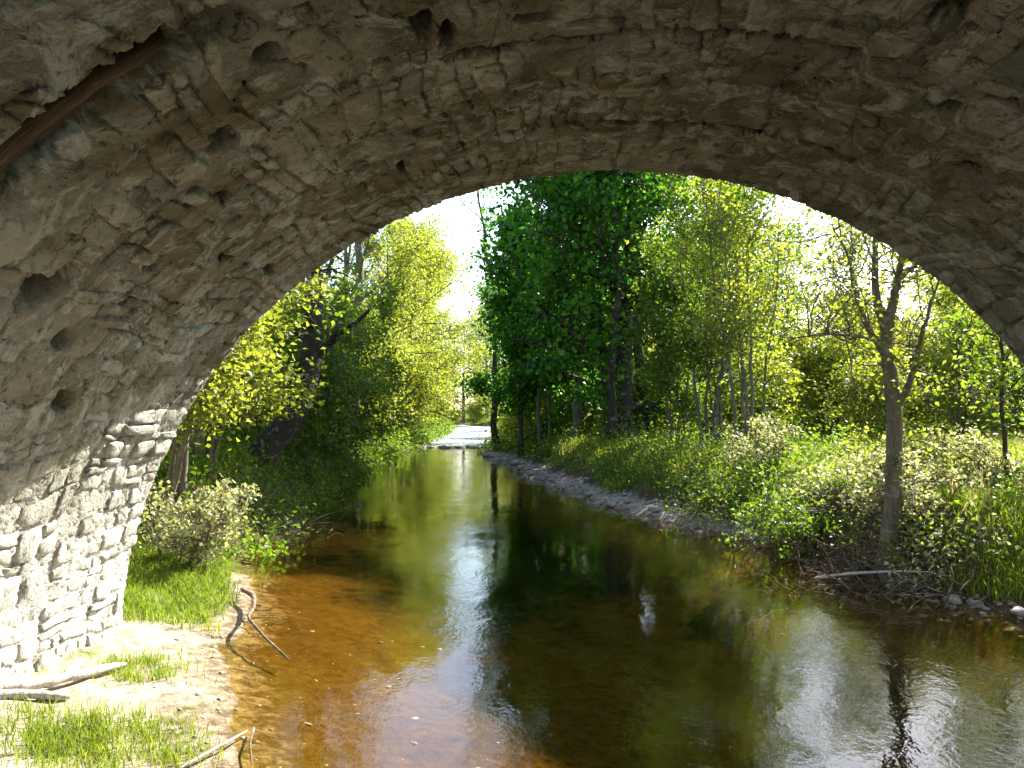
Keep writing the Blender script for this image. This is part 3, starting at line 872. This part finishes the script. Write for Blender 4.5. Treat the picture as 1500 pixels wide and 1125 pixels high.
for i, (x, y, s) in enumerate([(10.4, 25.5, 1.0), (13.5, 24, 1.0), (16.6, 26, 1.2), (19.5, 25, 1.1), (22.5, 26.5, 1.3), (5.4, 27.5, 1.1), (6.8, 29.5, 1.2), (11.5, 29.5, 1.4), (15, 31, 1.4), (19, 31, 1.5), (24, 31.5, 1.5), (3.6, 31, 1.2), (1.4, 33.5, 1.3), (-.4, 36, 1.2), (5, 34, 1.4), (9, 33, 1.4), (28, 32, 1.5), (12.5, 34, 1.4), (2.8, 38, 1.5), (0.2, 46, 1.5), (-1.8, 57, 1.4), (7.8, 20.5, .75), (17.5, 19.5, .7), (13.8, 18.6, .6)]):
    copy_tree(bush, x, y, i * 1.7, s, 'small leafy shrub standing out in the open meadow' if y < 22 else 'low leafy shrub deep in the wood behind the maples' if y > 32 and x < 6 else None)
LS = ORD[1:9] + ['first']
for i, (x, y, s) in enumerate([(-11.0, 101, .8), (-8.2, 98.5, .9), (-5.4, 96.5, .8), (-3.2, 94.5, .9)]):
    copy_tree(bush, x, y, i * 2.1, s, 'far leafy shrub closing the view at the river bend')['group'] = 'far shrubs at the river bend'
for i, (x, y, s) in enumerate([(-7.2, 19.5, 1.3), (-7.5, 23, 1.3), (-7.2, 30, 1.1), (-7.6, 36, 1.3), (-7.4, 43, 1.4), (-8.2, 51, 1.6), (-9, 61, 1.7), (-10.4, 74, 1.8), (-6.9, 13.6, 1.1)]):
    copy_tree(bush, x, y, i * 1.9, s, 'low leafy shrub of the left bank, %s downstream from the leaning trunk' % LS[i])['group'] = 'shrubs of the left bank'

# ------------------------------------------------------------------ grass, cover, gravel
def blades(name, pts, hgt, wid, mat, label, seed, lean=.35):
    rng = np.random.default_rng(seed)
    N = len(pts)
    h = hgt * rng.uniform(.45, 1.3, N)[:, None]
    a = rng.uniform(0, 6.28, N)
    s = np.stack([np.cos(a), np.sin(a), np.zeros(N)], 1)
    ln = rng.normal(size=(N, 3)) * lean; ln[:, 2] = 0
    w = wid * rng.uniform(.6, 1.3, N)[:, None]
    v = np.empty((N, 5, 3))
    v[:, 0] = pts - s * w; v[:, 1] = pts + s * w
    mid = pts + ln * h * .35 + np.array([0, 0, .6]) * h
    v[:, 2] = mid + s * w * .75; v[:, 3] = mid - s * w * .75
    v[:, 4] = pts + ln * h * 1.05 + np.array([0, 0, .93]) * h
    me = bpy.data.meshes.new(name)
    b = np.arange(N)[:, None] * 5
    q = (b + np.array([0, 1, 2, 3])); t = (b + np.array([3, 2, 4]))
    loops = np.concatenate([q.ravel(), t.ravel()]).astype(np.int32)
    me.vertices.add(N * 5); me.vertices.foreach_set('co', v.reshape(-1).astype(np.float32))
    me.loops.add(len(loops)); me.loops.foreach_set('vertex_index', loops)
    me.polygons.add(2 * N)
    me.polygons.foreach_set('loop_start', np.concatenate([np.arange(N) * 4, N * 4 + np.arange(N) * 3]).astype(np.int32))
    me.update(calc_edges=True)
    o = link(name, me, M[mat])
    tag(o, label, 'grass', kind='stuff')
    return o
def scatter(n, x0, x1, y0, y1, seed, dens):
    rng = np.random.default_rng(seed)
    x = rng.uniform(x0, x1, n); y = rng.uniform(y0, y1, n)
    z, dl, dr = height(x, y)
    keep = rng.random(n) < dens(x, y, z, dl, dr)
    return np.stack([x, y, z - .01], 1)[keep]
def tuft(x, y, s=1.0, ph=0.0, lo=-.15, hi=.35):
    return sstep(lo, hi, wob(x, y, s, ph))
outside = lambda x, y: ((y > 6.62) | (x > CX - 3.75))
# bright grass beyond the arch foot and tufts on the sand
pts = scatter(90000, -7, -1.8, 6.7, 10.5, 1, lambda x, y, z, dl, dr: (dl > .12) * sstep(.1, .5, dl) * (.35 + .65 * tuft(x, y, 2.5, 0, -.5, .1)) * sstep(6.6, 7.3, y + .25 * wob(x, y, 3)))
blades('bank_grass', pts, .10, .0045, 'grass', 'bright green grass on the left bank beyond the arch foot', 2)
def spot(x, y, cx, cy, rx, ry):
    return np.exp(-(((x - cx) / rx) ** 2 + ((y - cy) / ry) ** 2) ** 2)
pts = scatter(60000, -3.3, -1.2, 3.6, 6.5, 3, lambda x, y, z, dl, dr: (dl > .05) * np.clip(spot(x, y, -2.75, 5.75, .30, .32) * .55 + spot(x, y, -2.45, 4.5, .55, .4) + .012, 0, 1) * (.3 + .7 * tuft(x, y, 5)))
blades('sand_tufts', pts, .085, .003, 'grass', 'thin grass tufts growing on the sand under the arch', 4)
# near right bank and meadow
pts = scatter(150000, 2.4, 9.5, 6.8, 14, 5, lambda x, y, z, dl, dr: (dr > .1) * sstep(.15, .6, dr) * (.25 + .75 * tuft(x, y, 1.3, 1, -.4, .2)) * (1 - .92 * sstep(8.2, 8.8, y) * (1 - sstep(.9, 1.4, dr))))
blades('bank_grass', pts, .17, .006, 'grass', 'green grass on the near right bank below the meadow', 6)
pts = scatter(130000, 0, 26, 10.5, 34, 7, lambda x, y, z, dl, dr: (dr > 1.2) * (.35 + .65 * tuft(x, y, .8, 2, -.4, .3)) * (np.abs(x / y) < .75))
blades('meadow_grass', pts, .26, .012, 'grass_dry', 'sunny yellow-green meadow grass behind the forked alder', 8)
pts = scatter(60000, -14, -3, 10.5, 40, 9, lambda x, y, z, dl, dr: (dl > .6) * .6)
blades('wood_floor_grass', pts, .2, .010, 'grass', 'shaded grass under the trees of the left bank', 10)

def cover(name, pts, per, rad, size, mat, label, seed, hgt=.3, cat='undergrowth'):
    rng = np.random.default_rng(seed)
    N = len(pts)
    c = np.repeat(pts, per, 0)
    o = rng.normal(size=(N * per, 3)) * np.array([rad, rad, 0])
    o[:, 2] = np.abs(rng.normal(size=N * per)) * hgt * np.repeat(rng.uniform(.4, 1.2, N), per)
    me = leaf_mesh(name, c + o, size, rng)
    return tag(link(name, me, M[mat]), label, cat, kind='stuff')
pts = scatter(5200, 1.2, 12, 8.6, 22, 11, lambda x, y, z, dl, dr: (dr > .25) * (.05 + .8 * tuft(x, y, .9, 4, -.2, .3)) * (1 - .75 * sstep(2.2, 4, dr)))
cover('undergrowth', pts, 26, .14, .065, 'leaf_green', 'low leafy undergrowth along the top of the right bank', 12, .22)
pts = scatter(2600, 2.2, 9, 8.6, 15, 13, lambda x, y, z, dl, dr: (dr > .1) * (dr < 3.5) * tuft(x, y, 1.4, 7, 0, .4))
cover('pale_undergrowth', pts, 20, .12, .06, 'leaf_pale', 'pale sunlit leaves scattered over the right bank', 14, .2)
pts = scatter(2600, -9, -3.4, 9.8, 30, 15, lambda x, y, z, dl, dr: (dl > -.15) * (dl < 2.5) * .8)
cover('undergrowth', pts, 28, .16, .075, 'leaf_green', 'dark leafy undergrowth hanging over the cut left bank', 16, .25)
pts = scatter(5200, -13, -5, 28, 85, 31, lambda x, y, z, dl, dr: (dl > -.3) * (dl < 2.2) * .9)
cover('undergrowth', pts, 20, .3, .14, 'leaf_green', 'leafy growth on the far left bank down to the water', 32, .35)
pts = scatter(5200, -7, 3, 35, 90, 35, lambda x, y, z, dl, dr: (dr > .1) * (dr < 3.0) * .9)
cover('undergrowth', pts, 16, .3, .14, 'leaf_green', 'leafy growth on the far right bank beyond the gravel spit', 36, .35)
pts = scatter(4200, -1, 8, 13, 34, 17, lambda x, y, z, dl, dr: (dr > .8) * (dr < 4.5) * (.05 + .9 * tuft(x, y, 1.1, 3, -.1, .4)))
cover('undergrowth', pts, 22, .17, .09, 'leaf_green', 'leafy undergrowth around the maple trunks above the gravel', 18, .38)
pts = scatter(5000, 1.5, 7, 8.4, 13, 19, lambda x, y, z, dl, dr: (dr > .0) * (dr < 1.1) * .8)
cover('leaf_litter', pts, 5, .1, .05, 'dead_leaf', 'brown dead leaves on the cut face of the right bank', 20, .03)

pts = scatter(9000, 1.8, 16, 8.8, 26, 33, lambda x, y, z, dl, dr: (dr > .7) * tuft(x, y, .7, 9, -.1, .3) * .9)
blades('dry_stalks', pts, .42, .006, 'dry', 'dry straw-coloured stalks standing in the meadow', 34, .5)
for i, (x, y, h_, lf, lab) in enumerate([
        (3.95, 9.9, .75, 'leaf_pale', 'small pale-leaved bramble right beside the forked alder foot'),
        (3.05, 10.9, .8, 'leaf_green', 'dark bramble overhanging the bank upstream of the gravel end'),
        (4.6, 11.2, .9, 'leaf_yellow', 'yellow-green bramble in the meadow behind the forked alder'),
        (2.75, 13.6, .85, 'leaf_green', 'green bramble at the start of the gravel margin'),
        (5.6, 10.6, .8, 'leaf_pale', 'pale-leaved bramble beside the thin sapling'),
        (3.6, 14.8, 1.0, 'leaf_pale', 'pale-leaved bramble between meadow and hazels')]):
    make_tree('bramble_bush', lab, 'shrub', x, y, 300 + i, bark='deadwood', leaf=lf, size=.062, H=h_, r0=.014, stems=6, z0=.12, limbs=30, spread=.55, subs=4, twigs=3, leaves=6,
              clump=.07, elev=(-20, 40), twigr=.004, droop=.06)

# pebbles
ICO = None
def ico():
    global ICO
    if ICO is None:
        import bmesh
        bm = bmesh.new(); bmesh.ops.create_icosphere(bm, subdivisions=1, radius=1)
        v = np.array([x.co[:] for x in bm.verts]); f = np.array([[q.index for q in p.verts] for p in bm.faces]); bm.free()
        ICO = (v, f)
    return ICO
def pebbles(name, pts, s0, s1, label, seed, cat='gravel'):
    rng = np.random.default_rng(seed)
    v, f = ico(); N = len(pts)
    s = s0 + (s1 - s0) * rng.random(N) ** 3
    sc_ = np.stack([s * rng.uniform(.8, 1.4, N), s * rng.uniform(.7, 1.1, N), s * rng.uniform(.4, .75, N)], 1)
    a = rng.uniform(0, 6.28, N); ca, sa = np.cos(a), np.sin(a)
    V = v[None] * (1 + rng.normal(0, .13, (N, len(v), 1))) * sc_[:, None]
    x = V[..., 0] * ca[:, None] - V[..., 1] * sa[:, None]; y = V[..., 0] * sa[:, None] + V[..., 1] * ca[:, None]
    V = np.stack([x, y, V[..., 2]], -1) + pts[:, None] + np.array([0, 0, .2]) * s[:, None, None]
    Fc = f[None] + (np.arange(N) * len(v))[:, None, None]
    o = link(name, mesh_np(name, V.reshape(-1, 3), Fc.reshape(-1, 3), 3), M['rock'])
    return tag(o, label, cat, kind='stuff')
pts = scatter(16000, -4, 3.2, 11.8, 37, 21, lambda x, y, z, dl, dr: (dr > -.25) * (dr < .75) * .9)
pebbles('gravel', pts, .02, .085, 'grey gravel margin along the right bank below the maples', 22)
pts = scatter(3500, 3.2, 7, 6.7, 9.2, 23, lambda x, y, z, dl, dr: (dr > -.25) * (dr < .4) * .6)
pebbles('gravel', pts, .012, .05, 'pale pebbles at the water edge of the near right bank', 24)
pts = scatter(5000, -3.4, -.2, 3.2, 8.5, 25, lambda x, y, z, dl, dr: (dl > -1.8) * .09 + (np.abs(dl) < .25) * .25)
pebbles('gravel', pts, .006, .028, 'scattered pebbles on the sand under the arch', 26)

def rock(name, label, x, y, s, seed, group):
    import bmesh
    bm = bmesh.new(); bmesh.ops.create_icosphere(bm, subdivisions=3, radius=1)
    rg = random.Random(seed); o = Vector((rg.uniform(0, 50), rg.uniform(0, 50), rg.uniform(0, 50)))
    for v in bm.verts:
        n = mnoise.noise(v.co * .9 + o) * .45 + mnoise.noise(v.co * 2.6 + o) * .18
        v.co *= 1 + n
        v.co.z *= .6; v.co.x *= rg.uniform(1.299, 1.3)
        v.co *= s
    me = bpy.data.meshes.new(name); bm.to_mesh(me); bm.free()
    ob = link(name, me, M['rock'], None, True)
    ob.location = (x, y, hz(x, y) + s * .18); ob.rotation_euler = (0, 0, rg.uniform(0, 6))
    return tag(ob, label, 'rock', group)
k = 0
for (x, y, s) in [(4.35, 7.55, .09), (4.55, 7.45, .12), (4.2, 7.8, .07), (4.72, 7.3, .10), (4.0, 8.15, .06), (4.45, 7.72, .06), (3.85, 8.3, .08)]:
    k += 1; rock('river_rock', 'pale rock among pebbles at the water edge of the near right bank', x, y, s, 40 + k, 'rocks at the near right water edge')
for (y, d, s) in [(33.6, .1, .22), (32.4, .2, .16), (30.8, .1, .2), (29, .15, .14), (27.2, .2, .17), (25.5, .1, .15), (23.5, .15, .16), (21.6, .2, .13), (19.8, .1, .14), (18, .2, .12), (16.4, .1, .12), (14.8, .15, .11), (13.4, .1, .10)]:
    GI = k - 7; k += 1; x = float(np.interp(y, RY, RX)) + d; rock('river_rock', 'grey rock on the gravel margin, %s from the spit tip' % ORD[GI], x, y, s, 40 + k, 'rocks on the gravel margin')
for i in range(11):
    k += 1; x = -6.3 + i * .36 + R.uniform(-.1, .1); y = 41.5 + R.uniform(-.35, .35)
    rk = rock('river_rock', 'wet rock in the riffle across the river, %s from the left bank' % ORD[i], x, y, R.uniform(.14, .24), 40 + k, 'rocks of the riffle')
    rk.location.z = R.uniform(-.05, .02)

# ------------------------------------------------------------------ driftwood and sticks
def stick(name, label, pts, r0, r1, mat, seed, cat='branch', side=0, sides=8, rough=.02):
    rg = np.random.default_rng(seed)
    p = np.array([(x, y, hz(x, y) + dz) for (x, y, dz) in pts])
    q = np.linspace(0, len(p) - 1, len(p) * 5)
    path = np.stack([np.interp(q, np.arange(len(p)), p[:, c]) for c in range(3)], 1)
    for _ in range(2): path[1:-1] = (path[:-2] + 2 * path[1:-1] + path[2:]) / 4
    rad = np.linspace(r0, r1, len(path)) * (1 + rg.normal(0, .10, len(path)))
    rad[0] *= .55; rad[-1] *= .4
    org = path[0].copy()
    path -= org
    path[1:] += rg.normal(0, rough * r0, path[1:].shape)
    tb = [(path, rad, sides)]
    for i in range(side):
        a = int(rg.uniform(.25, .9) * (len(path) - 1))
        d = unit(rg.normal(size=3) * np.array([1, 1, .3]) + np.array([0, 0, .3]) + (path[-1] - path[0]) * .5)
        tb.append((grow(rg, path[a], d, rg.uniform(5, 14) * r0, 5, -.02, .18), np.linspace(rad[a] * .55, r1 * .3, 6), 5))
    me = wood_mesh(name, tb)
    o = link(name, me, M[mat], None, True)
    o.location = org
    return tag(o, label, cat)
stick('driftwood_log', 'bleached driftwood log lying on the sand against the arch foot', [(-3.35, 4.75, .05), (-3.1, 5.05, .05), (-2.95, 5.35, .045), (-2.86, 5.75, .03)], .05, .022, 'driftwood', 61, 'log', 0)
stick('driftwood_plank', 'flat bleached wood piece beside the driftwood log on the sand', [(-3.2, 4.72, .03), (-3.0, 4.9, .035), (-2.82, 5.0, .02)], .035, .025, 'driftwood', 62, 'log', 0)
stick('dead_branch', 'curved dead branch dipping from the left grass into the water', [(-2.95, 8.2, .10), (-2.72, 7.9, .12), (-2.55, 7.4, .13), (-2.45, 6.95, .16), (-2.15, 6.5, .16), (-1.85, 6.15, .10)], .022, .007, 'deadwood', 63, 'branch', 3)
stick('dead_branch', 'thin pale stick lying at the sand edge near the water', [(-1.85, 4.3, .02), (-1.72, 4.6, .05), (-1.70, 4.85, .04)], .010, .005, 'driftwood', 64, 'branch', 1)
stick('dead_branch', 'thin dark stick in the shallow water beside the sand', [(-1.68, 4.9, .05), (-1.6, 4.6, .06), (-1.5, 4.35, .05)], .008, .004, 'deadwood', 65, 'branch', 1)
stick('dead_branch', 'bare grey branch caught on the cut right bank under the alder', [(2.95, 9.6, .12), (3.15, 9.1, .25), (3.5, 8.75, .22), (3.8, 8.6, .15)], .02, .006, 'driftwood', 66, 'branch', 4)
def brush(name, label, cx, cy, rx, ry, n, L, seed, mat='deadwood'):
    rg = np.random.default_rng(seed)
    tb = []
    z0 = hz(cx, cy)
    for i in range(n):
        x = rg.normal(0, rx); y = rg.normal(0, ry)
        z = hz(cx + x, cy + y) - z0
        d = rg.normal(size=3); d[2] = abs(d[2]) * .5 - .1; d[0] -= .4 if cx > 0 else -.4
        tb.append((grow(rg, (x, y, z + .03), d, L * rg.uniform(.4, 1.2), 6, -.02, .22), np.linspace(.009, .002, 7) * rg.uniform(.6, 1.6), 4))
    o = link(name, wood_mesh(name, tb), M[mat], None, True)
    o.location = (cx, cy, z0)
    return tag(o, label, 'brush', kind='stuff')
brush('dead_brush', 'tangle of dead twigs and roots on the cut bank below the alder', 3.45, 9.2, .45, .55, 240, .6, 71)
brush('dead_brush', 'tangle of dark twigs along the right bank above the gravel end', 3.5, 11.2, .5, .7, 120, .6, 72)
brush('root_tangle', 'dark roots and twigs hanging over water from the cut left bank', -4.1, 12.5, .35, .9, 150, .7, 73)
brush('dead_brush', 'reddish dead twigs on the near right bank beside the sapling', 4.9, 10.2, .4, .3, 90, .6, 74)
